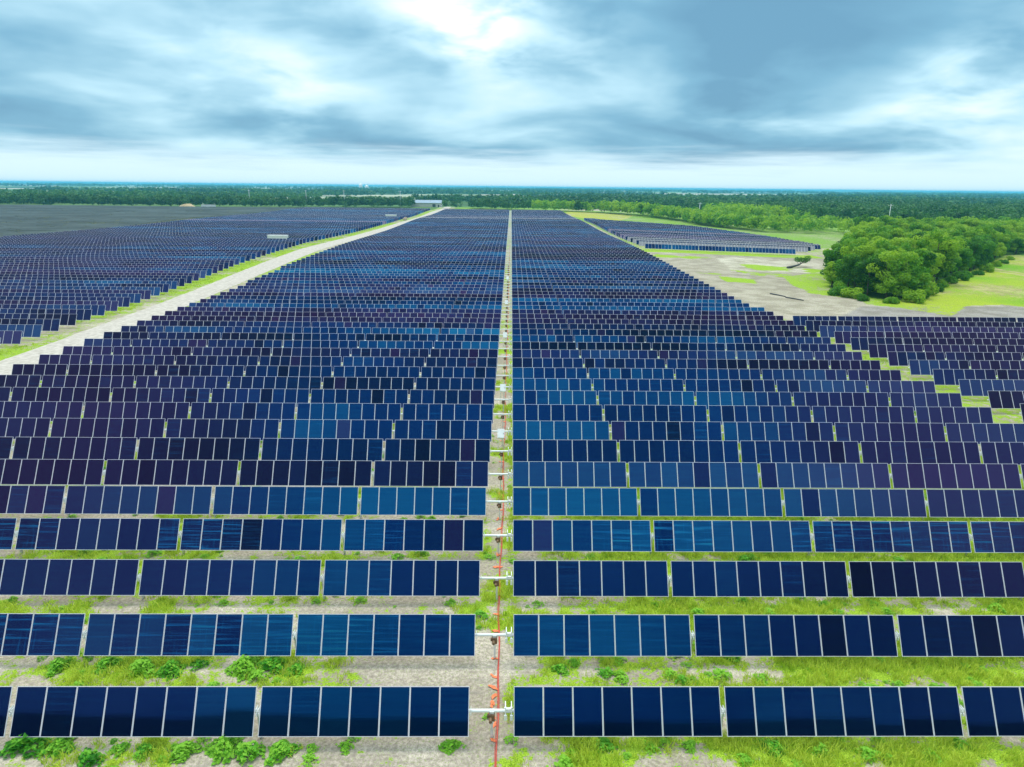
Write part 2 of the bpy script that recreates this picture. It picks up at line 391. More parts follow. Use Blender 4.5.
cr = nn(t, 'ShaderNodeValToRGB'); cr.color_ramp.interpolation = 'CONSTANT'
sv_ = nn(t, 'ShaderNodeSeparateColor'); lk(t, vt.outputs['Color'], sv_.inputs[0]); lk(t, sv_.outputs[0], cr.inputs[0])
e = cr.color_ramp.elements; e[0].color = (.035, .085, .03, 1); e[1].position = .25; e[1].color = (.08, .17, .05, 1)
for p, c in ((.5, (.045, .10, .035)), (.52, (.22, .34, .12)), (.66, (.50, .47, .38)), (.78, (.09, .17, .05)), (.84, (.40, .42, .30))):
    q = e.new(p); q.color = (*c, 1)
farc = mix(t, ramp(t, noise(t, Ps, .004, 4), .45, .60), cr.outputs[0], (.05, .10, .035))
farc = mix(t, 1., farc, (1.15, 1.1, 1.1), 'MULTIPLY')
lk(t, mix(t, a3.outputs['Fac'], near, farc), b.inputs['Base Color'])
b.inputs['Roughness'].default_value = .95; b.inputs['Specular IOR Level'].default_value = .1
bp = nn(t, 'ShaderNodeBump', inp={'Strength': .35, 'Distance': .06})
lk(t, M_(t, 'ADD', f2, M_(t, 'MULTIPLY', gmask, M_(t, 'MULTIPLY', f4, 1.3))), bp.inputs['Height']); lk(t, bp.outputs[0], b.inputs['Normal'])
me = npmesh('ground', Vg, Fg, [gm], attrs={
    'soil': ('POINT', 'FLOAT_COLOR', np.concatenate([soil, one], -1)),
    'green': ('POINT', 'FLOAT_COLOR', np.concatenate([grn, ga[..., None]], -1)),
    'far': ('POINT', 'FLOAT', far)}, smooth=True)
tag(link('ground', me), kind='structure')

def road(name, ctr, wid, m, lift):
    V = []; F = []
    for i, (y, x, w) in enumerate(zip(ctr[0], ctr[1], wid)):
        for k in range(7):
            u = (k / 6 - .5); px = x + u * w; e_ = (.35 * (vnoise(y, k, .3) - .5)) if k in (0, 6) else 0
            V.append((px + e_, y, tz(px, y) + lift + .05 * (1 - (2 * u) ** 2)))
        if i:
            for k in range(6): q = (i - 1) * 7 + k; F.append((q, q + 1, q + 8, q + 7))
    return tag(link(name, npmesh(name, V, np.array(F), [m], smooth=True)), kind='structure')
rm = mat('pale_gravel', (.50, .45, .40), .95, spec=.1)
t = rm.node_tree; g = nn(t, 'ShaderNodeNewGeometry')
c = mix(t, ramp(t, noise(t, g.outputs['Position'], 1.3, 6, .65), .3, .7), (.40, .355, .30), (.60, .545, .475)); lk(t, c, t.nodes['Principled BSDF'].inputs['Base Color'])
yy = np.concatenate([np.arange(38, 300, 2.), np.arange(300, 800, 4.)])
road('gravel_road', (yy, roadx(yy)), np.interp(yy, [40, 90, 160, 200, 420, 700], [6.6, 6.2, 6.6, 7.5, 8.5, 7.5]), rm, .02)

# ------------------------------------------------------------------ solar trackers
PW, PL, PITCH, FR, TH = 1.238, 1.95, 1.25, .025, .035
AX = 1.34                                   # height of the torque tube
RZ = R(.62)
def panel_verts():
    a, b = PW / 2, PL / 2; c, d = a - FR, b - .024
    return np.array([(-a, -b, 0), (a, -b, 0), (a, b, 0), (-a, b, 0), (-c, -d, 0), (c, -d, 0), (c, d, 0), (-c, d, 0),
                     (-a, -b, -TH), (a, -b, -TH), (a, b, -TH), (-a, b, -TH)], float)
PF = np.array([(4, 5, 6, 7), (0, 1, 5, 4), (1, 2, 6, 5), (2, 3, 7, 6), (3, 0, 4, 7), (8, 11, 10, 9), (0, 8, 9, 1), (1, 9, 10, 2), (2, 10, 11, 3), (3, 11, 8, 0)])
PM = np.array([0, 1, 1, 1, 1, 2, 1, 1, 1, 1])
PV = panel_verts()
one_panel = npmesh('panel', PV, PF, [MT['glass'], MT['alu'], MT['back']], PM)
glass_only = npmesh('panel', np.concatenate([PV[4:8] , PV[4:8] + (0, 0, -TH * .8)]), np.array([(0, 1, 2, 3), (4, 7, 6, 5), (0, 4, 5, 1), (1, 5, 6, 2), (2, 6, 7, 3), (3, 7, 4, 0)]), [MT['glass'], MT['back']], [0, 1, 1, 1, 1, 1])
fm = MB(); a, b_ = PW / 2, PL / 2
for bx in ((-a, -a + FR, -b_, b_), (a - FR, a, -b_, b_), (-a + FR, a - FR, -b_, -b_ + .024), (-a + FR, a - FR, b_ - .024, b_)): fm.box(*bx, -TH, .004)
frame_only = fm.mesh('frame', [MT['alu']])
pm = MB(); pm.box(-.05, .05, -.075, -.067, -AX, 0); pm.box(-.05, .05, .067, .075, -AX, 0); pm.box(-.004, .004, -.067, .067, -AX, 0)
pm.box(-.09, .09, -.10, .10, -.10, .02)
post_me = pm.mesh('post', [MT['galv']])
bm_ = MB()
for x in (-.11, .11):
    bm_.box(x - .018, x + .018, -.17, .17, -.20, .26); bm_.box(x - .05, x + .05, -.21, -.17, -.24, -.02); bm_.box(x - .05, x + .05, .17, .21, -.24, -.02)
bm_.box(-.11, .11, -.05, .05, -.06, .10)
bearing_me = bm_.mesh('bearing', [MT['white']], bevel=.006)
mm = MB(); mm.box(-.13, .13, -.16, .10, -.42, -.09); mm.tube([(-.05, -.13, -.25), (-.05, -.40, -.25)], .07, 10); mm.box(-.2, -.13, -.06, .06, -.34, -.2)
motor_me = mm.mesh('motor', [MT['brown']], bevel=.01)
tube_cache = {}
def tube_me(x0, x1):
    k = (round(x0, 2), round(x1, 2))
    if k not in tube_cache: tube_cache[k] = MB().tube([(x0, 0, 0), (x1, 0, 0)], .075, 10).mesh('torque_tube', [MT['white']], smooth=True)
    return tube_cache[k]

# sky reflection painted as row brightness, nearest first: (left of the aisle, right of the aisle)
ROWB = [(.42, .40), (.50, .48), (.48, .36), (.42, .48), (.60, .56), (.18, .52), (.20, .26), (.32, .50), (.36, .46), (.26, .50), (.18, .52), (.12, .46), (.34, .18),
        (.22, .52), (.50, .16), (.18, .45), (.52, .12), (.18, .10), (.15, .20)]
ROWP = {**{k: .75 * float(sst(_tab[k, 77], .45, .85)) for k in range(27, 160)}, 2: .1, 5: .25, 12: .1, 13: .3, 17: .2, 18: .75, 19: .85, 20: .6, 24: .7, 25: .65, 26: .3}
PALE = {(0, 94): .7, (0, 95): .6, (0, 101): .35, (3, 4): 1.1, (3, 6): 1.0, (3, 8): .8, (3, 10): .35, (3, 12): .3, (3, 15): .25, (3, 19): .3, (3, 20): .3, (1, 70): .25, (1, 71): .15}  # strength of the pale sky reflection painted on whole rows
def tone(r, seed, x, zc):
    """brightness, purple cast and streakiness of a module; sky reflection painted in, alike among neighbours"""
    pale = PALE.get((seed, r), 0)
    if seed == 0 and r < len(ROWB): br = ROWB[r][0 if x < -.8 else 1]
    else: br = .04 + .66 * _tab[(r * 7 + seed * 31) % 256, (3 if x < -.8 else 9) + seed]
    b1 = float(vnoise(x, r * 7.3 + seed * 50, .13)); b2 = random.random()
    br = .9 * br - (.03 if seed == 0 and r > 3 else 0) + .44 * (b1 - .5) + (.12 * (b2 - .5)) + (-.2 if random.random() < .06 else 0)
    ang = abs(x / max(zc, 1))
    pu = .95 * float(sst(ang, .28, .72)) * (.35 + 1.0 * float(vnoise(x, r * 3.1, .09, 40 + seed)))  # view-angle purple sheen painted into the module colour
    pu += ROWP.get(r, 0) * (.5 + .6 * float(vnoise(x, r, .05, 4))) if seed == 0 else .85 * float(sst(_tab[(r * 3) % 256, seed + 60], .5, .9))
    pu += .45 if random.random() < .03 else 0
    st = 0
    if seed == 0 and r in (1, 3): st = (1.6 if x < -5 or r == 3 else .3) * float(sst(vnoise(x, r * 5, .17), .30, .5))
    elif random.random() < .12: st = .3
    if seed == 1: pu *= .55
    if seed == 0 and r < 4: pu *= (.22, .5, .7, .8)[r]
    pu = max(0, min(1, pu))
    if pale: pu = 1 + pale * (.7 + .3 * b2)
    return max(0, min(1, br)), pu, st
def slots(side, start, n, first=8):
    """module centres along one wing, and the gaps where the posts stand"""
    xs_, gaps = [], []; x = start; k = 0; lim = first
    for i in range(n):
        if k == lim: gaps.append(side * (x + .095)); x += .20; k = 0; lim = 8
        xs_.append(side * (x + PITCH / 2)); x += PITCH; k += 1
    return xs_, gaps, side * x
def tracker(x0, d, wings, tilt, label, cat_group, r, seed, detail, vis=None, ground_slope=0., wmid=None):
    """wings: list of (side, start, count, first). x0: where the drive post stands"""
    z = tz(x0, d) + (0 if ground_slope == 0 else 0)
    T = Matrix.Rotation(tilt, 4, 'X')
    xsL, gaps, ends = [], [], []
    for (sd_, st_, n_, f_) in wings:
        a_, g_, e_ = slots(sd_, st_, n_, f_); xsL += a_; gaps += g_; ends.append(e_)
    lo, hi = min(ends + [0]), max(ends + [0])
    if detail:
        root = empty('solar_tracker', (x0, d, z)); root.rotation_euler = (0, ground_slope, RZ)
        tag(root, label, 'solar tracker', cat_group)
        if vis: lo2, hi2 = max(lo, vis[0] - x0), min(hi, vis[1] - x0)
        else: lo2, hi2 = lo, hi
        link('torque_tube', tube_me(lo2 if lo2 == lo else lo2 - .3, hi2 if hi2 == hi else hi2 + .3), root, (0, 0, AX))
        for x in xsL:
            if not (lo2 - .7 < x < hi2 + .7): continue
            c = T @ Vector((0, 0, .14)); tj = tilt + R(random.gauss(0, .07 if r < 2 and seed == 0 else .35))
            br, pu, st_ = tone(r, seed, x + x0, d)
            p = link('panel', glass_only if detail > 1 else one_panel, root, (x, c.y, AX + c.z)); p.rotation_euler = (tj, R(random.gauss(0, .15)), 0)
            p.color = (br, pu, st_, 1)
            if detail > 1: link('frame', frame_only, p)
        for x in gaps:
            if lo2 - .3 < x < hi2 + .3: link('post', post_me, root, (x, 0, AX)); 
        if lo < -1 < 1 and (lo2 < -.5 < hi2) and len(wings) == 2:
            link('post', post_me, root, (-.62 if seed == 0 else 0, 0, AX)); link('motor', motor_me, root, (-.62 if seed == 0 else 0, 0, AX))
        for x in ([.02] if seed == 0 else []) + ([-1.55] if seed == 0 and detail > 1 else []):
            if lo2 < x < hi2:
                q = link('bearing', bearing_me, root, (x + .06 * (x > 0), 0, AX)); q.scale = (1.15, 1.2, 1.2)
                if x < 0: q.scale = (.45, .6, .6)
        for x in gaps:
            if lo2 - .3 < x < hi2 + .3 and detail > 1: q = link('bearing', bearing_me, root, (x, 0, AX)); q.scale = (.5, .8, .7)
        return root
    # small in the picture: one mesh
    Vs, Fs, Ms, A = [], [], [], []; n = 0
    Rt = np.array(T.to_3x3())
    for x in xsL:
        tj = np.array(Matrix.Rotation(tilt + R(random.gauss(0, .5)), 3, 'X'))
        v = (PV + (0, 0, .14)) @ tj.T + (x, 0, AX); Vs.append(v); Fs.append(PF + n); Ms.append(PM); n += 12
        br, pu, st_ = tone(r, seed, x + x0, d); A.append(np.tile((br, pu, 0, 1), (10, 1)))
    mb = MB(); mb.tube([(lo, 0, AX), (hi, 0, AX)], .075, 6, 3)
    for x in gaps + [lo + .1, hi - .1] + ([-.62 if seed == 0 else 0] if len(wings) == 2 else []): mb.box(x - .05, x + .05, -.05, .05, 0, AX, 3)
    if seed == 0: mb.box(-.12, .16, -.15, .15, AX - .2, AX + .25, 3)
    f4 = [f for f in mb.f if len(f) == 4]; f6 = [f for f in mb.f if len(f) == 6]
    Vs.append(np.array([tuple(v) for v in mb.v])); Fs.append(np.array(f4) + n)
    FF = [np.concatenate(Fs), np.array(f6) + n]; mi = np.concatenate(Ms + [np.full(len(f4) + len(f6), 3)])
    A.append(np.tile((0, 0, 0, 1), (len(f4) + len(f6), 1)))
    me = npmesh('solar_tracker', np.concatenate(Vs), FF, [MT['glass'], MT['alu'], MT['back'], MT['white']], mi, {'pvar': ('FACE', 'FLOAT_COLOR', np.concatenate(A))})
    o = link('solar_tracker', me, None, (x0, d, z)); o.rotation_euler = (0, ground_slope, RZ); o.color = (0, 0, 0, 1)
    return tag(o, label, 'solar tracker', cat_group)

ORD = ['nearest', 'second', 'third', 'fourth', 'fifth', 'sixth', 'seventh', 'eighth', 'ninth', 'tenth', 'eleventh', 'twelfth', 'thirteenth', 'fourteenth', 'fifteenth',
       'sixteenth', 'seventeenth', 'eighteenth', 'nineteenth', 'twentieth']
TENS = {20: 'twenty', 30: 'thirty'}
for k in range(21, 41):
    if k == 30: ORD.append('thirtieth')
    elif k == 40: ORD.append('fortieth')
    else: ORD.append(TENS[k // 10 * 10] + '-' + ['', 'first', 'second', 'third', 'fourth', 'fifth', 'sixth', 'seventh', 'eighth', 'ninth'][k % 10])
TILT = R(60)
ROWD = [24.31 - .04, 29.35, 34.43, 39.35, 44.2, 48.96, 53.71, 58.52, 63.35, 68.1, 72.75, 77.4, 82.06, 86.65, 91.2, 95.8, 100.3, 104.7, 109.1, 113.5, 117.9]
while ROWD[-1] < 640: ROWD.append(ROWD[-1] + (4.5 if ROWD[-1] < 200 else 4.85))
ROWD = [d - .48 + .10 for d in ROWD]
NMAIN = len(ROWD)
DETAIL = 38
for r in range(NMAIN):
    d = ROWD[r]
    z_c = d + 6
    if r < len(ORD): lab = f'{ORD[r]} row from the bottom of the central field' if r else 'nearest row of blue panels, darkest at its foot, along the bottom'
    elif d < 380: lab = 'one of the thin dark blue rows halfway up the central field'
    elif d < 500: lab = 'one of the thin rows high in the central field, near its purple band'
    else: lab = 'one of the last rows of the central field, before the far tree line'
    nl = 44 if d < 150 else 45 if d < 180 else 46
    nr = 37 if d < 75 else 36 if d < 125 else 35
    tilt = TILT + (R(random.gauss(0, .6)) if r > 3 else 0)
    vis = (-(z_c * .76 + 7), z_c * .76 + 7)
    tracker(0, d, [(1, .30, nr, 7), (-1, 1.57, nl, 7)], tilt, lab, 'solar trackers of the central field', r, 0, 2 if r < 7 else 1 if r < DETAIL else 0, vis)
# field left of the gravel road
LD = [85.]
while LD[-1] < 655: LD.append(LD[-1] + (4.6 if LD[-1] < 200 else 4.95))
NL = len(LD) + 3
for r in range(3, NL):
    d = LD[r - 3]
    eL = float(edgeL(d)) - .3
    n1_ = 45; drive = eL - n1_ * 1.25 - 1.9
    n2_ = int(min(46, (drive - -198) / 1.28)) if d > 250 else 46
    if r < 24: lab = f'{ORD[r - 3] if r > 3 else "nearest"} row of panels in the field left of the gravel road' if r > 3 else 'nearest row of panels left of the gravel road, at the left edge'
    elif d < 330: lab = 'one of the dark rows midway up the field left of the road'
    else: lab = 'one of the faint far rows left of the gravel road'
    vis = (-(d + 6) * .76 - 8, 0)
    tracker(drive, d, [(1, .25, n1_, 7), (-1, .25, n2_, 8)] if d * .76 > 125 else [(1, .25, n1_, 7), (-1, .25, 6, 8)], TILT + R(random.gauss(0, 1.)), lab, 'solar trackers left of the gravel road', r, 1, 1 if d < 185 else 0, vis)
# field at the right edge, before the bare yard
for k, r in enumerate(range(12)):
    d = 113.7 - 4.45 * r
    x0 = float(np.interp(d, [66, 114], [51.0, 47.6]))
    if d * .76 + 8 < x0: break
    lab = ('farthest row of the right-hand panel field, along the bare yard' if k == 0 else
           f'{ORD[k]} row back from the bare yard in the right-hand field')
    tracker(x0, d, [(1, .1, 42, 6)], TILT + R(random.gauss(0, 1.)), lab, 'solar trackers at the right edge', r, 2, 1, (0, (d + 6) * .76 + 8))
# field beyond the bare yard: a few rows have a pale pinkish sky reflection painted on
d = 262.; k = 0
while d < 490:
    xr = float(np.interp(d, [262, 300, 360, 430, 475, 500], [109, 136, 133, 112, 62, 55]))
    n = int((xr - 50.5) / 1.275)
    lab = ['front row of upright blue panels along the far side of the bare yard', 'pale row just behind the front row beyond the bare yard'][k] if k < 2 else \
        'one of the front rows with a pinkish glint beyond the yard' if k < 9 else 'one of the dark back rows of the field beyond the yard'
    if n > 2:
        sl_ = -math.atan2(tz(112, d) - tz(50, d), 62.)
        tracker(50.5, d, [(1, .1, n, 8)], TILT + R(random.gauss(0, 1)), lab, 'solar trackers beyond the bare yard', k + 3, 3, 0, None, sl_)
    d += [13, 6, 8, 6, 7.5, 6][k] if k < 6 else 5.0; k += 1
# unfinished field at the far left: rows turned the other way, grey backs and bare racks, hundreds of them seen as one mass
Vs, Fs, Ms = [], [], []; n = 0
v0 = np.array([(-.5, -1, 0), (.5, -1, 0), (.5, 1, 0), (-.5, 1, 0)], float)
for r in range(86):
    d = 262 + 5.2 * r
    if d > 672: break
    xl = -.80 * d - 30; x = -201.
    x = -201. - 4 * math.sin(d / 60)
    while x > xl:
        w = random.choice((9.8, 9.8, 14.5, 19.6)); 
        if random.random() < .93:
            a_ = R(9 + random.gauss(0, 2.5)); c_, s_ = math.cos(a_), math.sin(a_)
            q = v0 * (w, 1, 1); q = np.stack([q[:, 0], q[:, 1] * c_, q[:, 1] * s_ + 1.35], -1) + (x - w / 2, d, tz(x, d))
            q = np.concatenate([q, q + (0, 0, -.05)])
            Vs.append(q); Fs.append(np.array([(0, 1, 2, 3), (7, 6, 5, 4), (0, 4, 5, 1), (2, 6, 7, 3), (1, 5, 6, 2), (3, 7, 4, 0)]) + n); n += 8
            q = np.array([(sx_, sy_, sz_) for sz_ in (0, 1.3) for sx_, sy_ in ((-.06, -.06), (.06, -.06), (.06, .06), (-.06, .06))]) + (x - w / 2, d, tz(x, d))
            Vs.append(q); Fs.append(np.array([(0, 1, 5, 4), (1, 2, 6, 5), (2, 3, 7, 6), (3, 0, 4, 7), (4, 5, 6, 7), (3, 2, 1, 0)]) + n); n += 8
        x -= w + random.choice((.3, .3, 2.5))
mk = mat('grey_rack_backs', (.060, .076, .074), .8, spec=.12, var=.3, vscale=.03)
tag(link('unfinished_racks', npmesh('unfinished_racks', np.concatenate(Vs), np.concatenate(Fs), [mk])),
    'mass of distant grey-green racks and panel backs in the unfinished field at far left', 'solar racks', kind='stuff')

# ------------------------------------------------------------------ aisle: red cable, orange markers, cabinets
pts = [(-.42 + .05 * math.sin(y * .31) + .03 * math.sin(y * 1.3), y, .05 + tz(0, y)) for y in np.arange(8, 330, 1.0)]
cb = MB().tube(pts, .026, 6); cb.tube([(x - .05 + .02 * math.sin(y * .7), y, z - .01) for x, y, z in pts], .014, 5, 0)
tag(link('cable', cb.mesh('cable', [MT['red']], True)), 'long red line lying straight along the sandy aisle', 'cable')
fl = []
for vr in range(4):
    mb = MB()
    q = [(random.uniform(-.16, .16), random.uniform(-.2, .2), random.uniform(.01, .10)) for _ in range(9)]
    for i in range(3):
        cx_, cy_ = random.uniform(-.08, .08), random.uniform(-.12, .12)
        p = [Vector((cx_ + math.cos(a_) * random.uniform(.06, .14), cy_ + math.sin(a_) * random.uniform(.08, .16), random.uniform(.02, .12))) for a_ in np.linspace(0, 6.28, 6)[:-1]]
        top = Vector((cx_, cy_, random.uniform(.05, .10)))
        mb.add(p + [top], [(k_, (k_ + 1) % 5, 5) for k_ in range(5)]); 
    fl.append(mb.mesh('orange_netting', [MT['orange']]))
y = 21.5; k = 0
while y < 96:
    o = link('orange_netting', fl[k % 4], None, (-.60 + random.uniform(-.10, .08), y, .01)); o.rotation_euler.z = random.uniform(0, 6.28)
    s_ = random.uniform(.55, 1.15); o.scale = (s_ * .8, s_ * 1.5, s_ * .6)
    tag(o, 'crumpled scrap of orange netting beside the red line in the aisle', 'netting scrap', 'orange scraps along the red line')
    y += random.choice((.5, .8, 1.3, 2.2)) if y < 30 else random.choice((1.4, 2.5, 3.5)); k += 1
cab = MB(); cab.box(-.31, .31, -.12, .12, 1.15, 2.0)
cab_door = MB().box(-.27, .27, -.135, -.122, 1.2, 1.95); cab_leg = MB().box(-.03, .03, -.03, .03, 0, 1.15); cab_hand = MB().box(.19, .22, -.16, -.137, 1.5, 1.62)
cm = (cab.mesh('box_body', [MT['white']], bevel=.012), cab_door.mesh('door', [MT['white']]), cab_leg.mesh('leg', [MT['galv']]), cab_hand.mesh('handle', [MT['dark']]))
CABL = {7: 'white cabinet on legs standing lowest in the aisle, by the eighth row', 10: 'second white cabinet up the sandy aisle', 16: 'third white cabinet up the sandy aisle', 23: 'fourth white cabinet up the sandy aisle', 31: 'fifth white cabinet up the sandy aisle, smallest'}
def cabinet(loc, label, group):
    o = empty('electrical_cabinet', loc); tag(o, label, 'electrical cabinet', group)
    bb_ = link('box_body', cm[0], o, (0, -.55, .28)); dd = link('door', cm[1], o, (0, -.55, .28)); bb_.rotation_euler.x = dd.rotation_euler.x = R(-35); link('handle', cm[3], dd)
    for sx_ in (-.25, .25): link('leg', cm[2], o, (sx_, 0, 0))
for r, lb in CABL.items():
    d = ROWD[r] - 1.6; cabinet((-.72, d, tz(0, d)), lb, 'white cabinets in the aisle')
# ------------------------------------------------------------------ grass, weeds
def blades(cx, cy, h, nb, spread, wid, name, m, kind):
    """many grass tufts in one mesh"""
    n = len(cx); N = n * nb
    bx = np.repeat(cx, nb) + rng.normal(0, spread, N); by = np.repeat(cy, nb) + rng.normal(0, spread, N)
    hh = np.repeat(h, nb) * rng.uniform(.5, 1.2, N); az = rng.uniform(0, 6.283, N); w = wid * rng.uniform(.6, 1.3, N)
    le = hh * rng.uniform(.2, .8, N); la = rng.uniform(0, 6.283, N)
    z0 = terr(bx, by)
    dx, dy = np.cos(az) * w, np.sin(az) * w
    p0 = np.stack([bx - dx, by - dy, z0], -1); p1 = np.stack([bx + dx, by + dy, z0], -1)
    mx_, my_ = bx + np.cos(la) * le * .35, by + np.sin(la) * le * .35
    p2 = np.stack([mx_ + dx * .8, my_ + dy * .8, z0 + hh * .6], -1); p3 = np.stack([mx_ - dx * .8, my_ - dy * .8, z0 + hh * .6], -1)
    p4 = np.stack([bx + np.cos(la) * le, by + np.sin(la) * le, z0 + hh], -1)
    V = np.stack([p0, p1, p2, p3, p4], 1).reshape(-1, 3); q = np.arange(N) * 5
    tn = np.repeat(rng.random(n), nb)
    me = npmesh(name, V, [np.stack([q, q + 1, q + 2, q + 3], -1), np.stack([q + 3, q + 2, q + 4], -1)], [m], attrs={'tone': ('FACE', 'FLOAT', np.concatenate([tn, tn]))})
    return me
N = 130000
cx = rng.uniform(-42, 46, N); cy = 20 + 63 * rng.random(N) ** 1.35
keep = (np.abs(cx) < cy * .80 + 8) & (rng.random(N) < 1.25 * sst(near_grass(cx, cy) + .35 * (fbm(cx, cy, 1.1, 77) - .5) * 2, .48, .95))
cx, cy = cx[keep], cy[keep]
h = .12 + .26 * near_grass(cx, cy) * rng.random(len(cx)) + .06
tag(link('grass', blades(cx, cy, h * 1.15, 9, .10, .017, 'grass', MT['grass'], None)), 'bright green grass tufts between the nearest panel rows', 'grass', kind='stuff')
N = 30000
cx = rng.uniform(-78, 58, N); cy = rng.uniform(80, 330, N); dr = cx - roadx(cy)
keep = ((dr < -3.6) & (dr > -9)) | ((cx > 44.8) & (cx < 52) & (cy < 120))
keep &= fbm(cx, cy, .12, 5) > .42
cx, cy = cx[keep], cy[keep]
g2 = link('grass', blades(cx, cy, np.full(len(cx), .30), 5, .25, .05, 'grass', MT['grass'], None))
tag(g2, 'low green grass on the verges of the gravel road and field edge', 'grass', kind='stuff')

def weed_mesh(seed, rad, hgt, n, ls):
    rg = np.random.default_rng(seed)
    a = rg.uniform(0, 6.283, n); r = rad * rg.random(n) ** .62 * np.exp(rg.normal(0, .12, n)); lob = 1 + .25 * np.sin(a * 3 + seed) + .15 * np.sin(a * 5 + 2 * seed)
    x, y = r * lob * np.cos(a), r * lob * np.sin(a); z = hgt * np.clip(1 - (r / rad) ** 2, .05, 1) * rg.uniform(.45, 1.1, n) * (.6 + .6 * vnoise(x, y, 3.2, seed)) + .03
    s = ls * rg.uniform(.6, 1.3, n); th_ = rg.uniform(0, 6.283, n); tl = rg.uniform(-.1, .7, n)
    ux = np.stack([np.cos(th_) * np.cos(tl), np.sin(th_) * np.cos(tl), -np.sin(tl)], -1) * s[:, None]
    uy = np.stack([-np.sin(th_), np.cos(th_), rg.uniform(-.25, .25, n)], -1) * (s * .42)[:, None]
    c_ = np.stack([x, y, z], -1)
    up_ = np.array([0, 0, 1]) * (s * .12)[:, None]
    V = np.stack([c_ - ux * .5, c_ - uy + up_, c_ + ux * .6, c_ + uy + up_], 1).reshape(-1, 3); q = np.arange(n) * 4
    return npmesh('leafy_weed', V, np.stack([q, q + 1, q + 2, q + 3], -1), [MT['weed']], attrs={'tone': ('FACE', 'FLOAT', rg.random(n))})
WM = [weed_mesh(1, .66, .5, 330, .23), weed_mesh(2, .55, .42, 260, .19), weed_mesh(3, .8, .55, 420, .24), weed_mesh(4, .45, .3, 170, .16)]
WEEDS = [(-19.9, 23.2, 2, 1.05, 'big broad-leaved weed clump in the bottom left corner'),
         (-18.5, 23.1, 0, .9, 'leafy weed joined to the right of the bottom left corner clump'),
         (-16.9, 22.4, 1, .95, 'light green weed on sand, right of the corner clump'),
         (-16.0, 23.0, 3, .8, 'small weed alone on pale sand below the lowest left row'),
         (-14.9, 22.9, 3, .95, 'upright little weed left of the leafy one below the lowest row'),
         (-13.3, 22.9, 0, .85, 'tall leafy weed midway below the lowest left row'),
         (-11.7, 23.1, 2, .9, 'broad weed left of the yellow-green one, below the lowest row'),
         (-10.6, 22.8, 1, 1.1, 'yellow-green weed under the gap in the lowest left row'),
         (-9.3, 22.9, 0, .9, 'leafy weed right of the yellow-green one, below the lowest row'),
         (-6.7, 23.2, 3, .7, 'little weed below the lowest row, two panels left of the aisle'),
         (-2.3, 23.3, 1, .7, 'pale weed at the left side of the aisle, at the bottom'),
         (-12.7, 28.0, 2, .98, 'largest dark green weed between the two nearest rows'),
         (-11.4, 28.2, 0, .95, 'dark green weed touching the right of the largest one'),
         (-10.2, 27.9, 3, 1.0, 'smaller weed right of the large dark pair, between rows'),
         (-17.6, 27.9, 0, 1.0, 'bluish green weed between the two nearest rows, toward the left'),
         (-19.4, 28.1, 1, 1.0, 'rounded bright weed left of the bluish green one'),
         (-16.2, 27.8, 2, .75, 'low spreading weed right of the bluish green one'),
         (-15.0, 28.2, 3, .9, 'small weed between the spreading one and bare sand'),
         (-21.7, 28.0, 0, .85, 'weed near the left edge between the two nearest rows'),
         (2.6, 28.1, 3, .9, 'small green weed right of the aisle between the two nearest rows'),
         (7.7, 23.4, 1, .6, 'round weed in the grass below the nearest row, right of the aisle'),
         (11.2, 23.3, 0, .75, 'bright green weed in the grass below the second right-hand section'),
         (13.2, 23.2, 1, .7, 'weed in the grass below the nearest row, near the right corner')]
for i, (x, y, k, s_, lb) in enumerate(WEEDS):
    o = link('leafy_weed', WM[k], None, (x, y, 0)); o.rotation_euler.z = i * 1.3; o.scale = (s_, s_ * .8, s_)
    tag(o, lb, 'weed', 'leafy weeds in the near rows')
# small weeds beyond counting
Vs, Fs, tn = [], [], []; n = 0
wv = [np.array([v.co[:] for v in m.vertices]) for m in (WM[3], WM[1])]
wf = [np.arange(len(v)).reshape(-1, 4) for v in wv]
for i in range(1500):
    x, y = random.uniform(-38, 44), 17 + 55 * random.random() ** 1.4
    if abs(x) > y * .8 + 5 or abs(x + .4) < .25: continue
    if near_grass(np.array([x]), np.array([y]))[0] < random.uniform(.1, .45): continue
    k = i % 2; s_ = random.uniform(.2, .8) ; a_ = random.random() * 6.28
    sel = rng.random(len(wf[k])) < .5; f = wf[k][sel]; v = wv[k][f.ravel()] * s_
    v = np.stack([v[:, 0] * math.cos(a_) - v[:, 1] * math.sin(a_) + x, v[:, 0] * math.sin(a_) + v[:, 1] * math.cos(a_) + y, v[:, 2]], -1)
    Vs.append(v); Fs.append(np.arange(len(v)).reshape(-1, 4) + n); n += len(v); tn.append(np.full(len(f), random.random()))
tag(link('small_weeds', npmesh('small_weeds', np.concatenate(Vs), np.concatenate(Fs), [MT['weed']], attrs={'tone': ('FACE', 'FLOAT', np.concatenate(tn))})),
    'scattered small green weeds on the sand between rows', 'weeds', kind='stuff')

# ------------------------------------------------------------------ trees
def leaf_cloud(rg, c, n, size, rad, flat=.75, top=None):
    """n leaf quads spread through lobes; c lobe centres (k,3), rad (k)"""
    k = rg.integers(0, len(c), n); u = rg.normal(size=(n, 3)); u /= np.linalg.norm(u, axis=1)[:, None]
    rr = rad[k] * rg.uniform(.62, 1.05, n) ** .7
    p = c[k] + u * rr[:, None] * (1, 1, flat)
    nrm = u + rg.normal(0, .55, (n, 3)); nrm[:, 2] += .35; nrm /= np.linalg.norm(nrm, axis=1)[:, None]
    a = np.cross(nrm, rg.normal(size=(n, 3))); a /= np.linalg.norm(a, axis=1)[:, None]; b = np.cross(nrm, a)
    s = size * rg.uniform(.6, 1.4, n)[:, None]
    V = np.stack([p - a * s * .5, p - b * s * .35, p + a * s * .5, p + b * s * .35], 1).reshape(-1, 3)
    return V, k
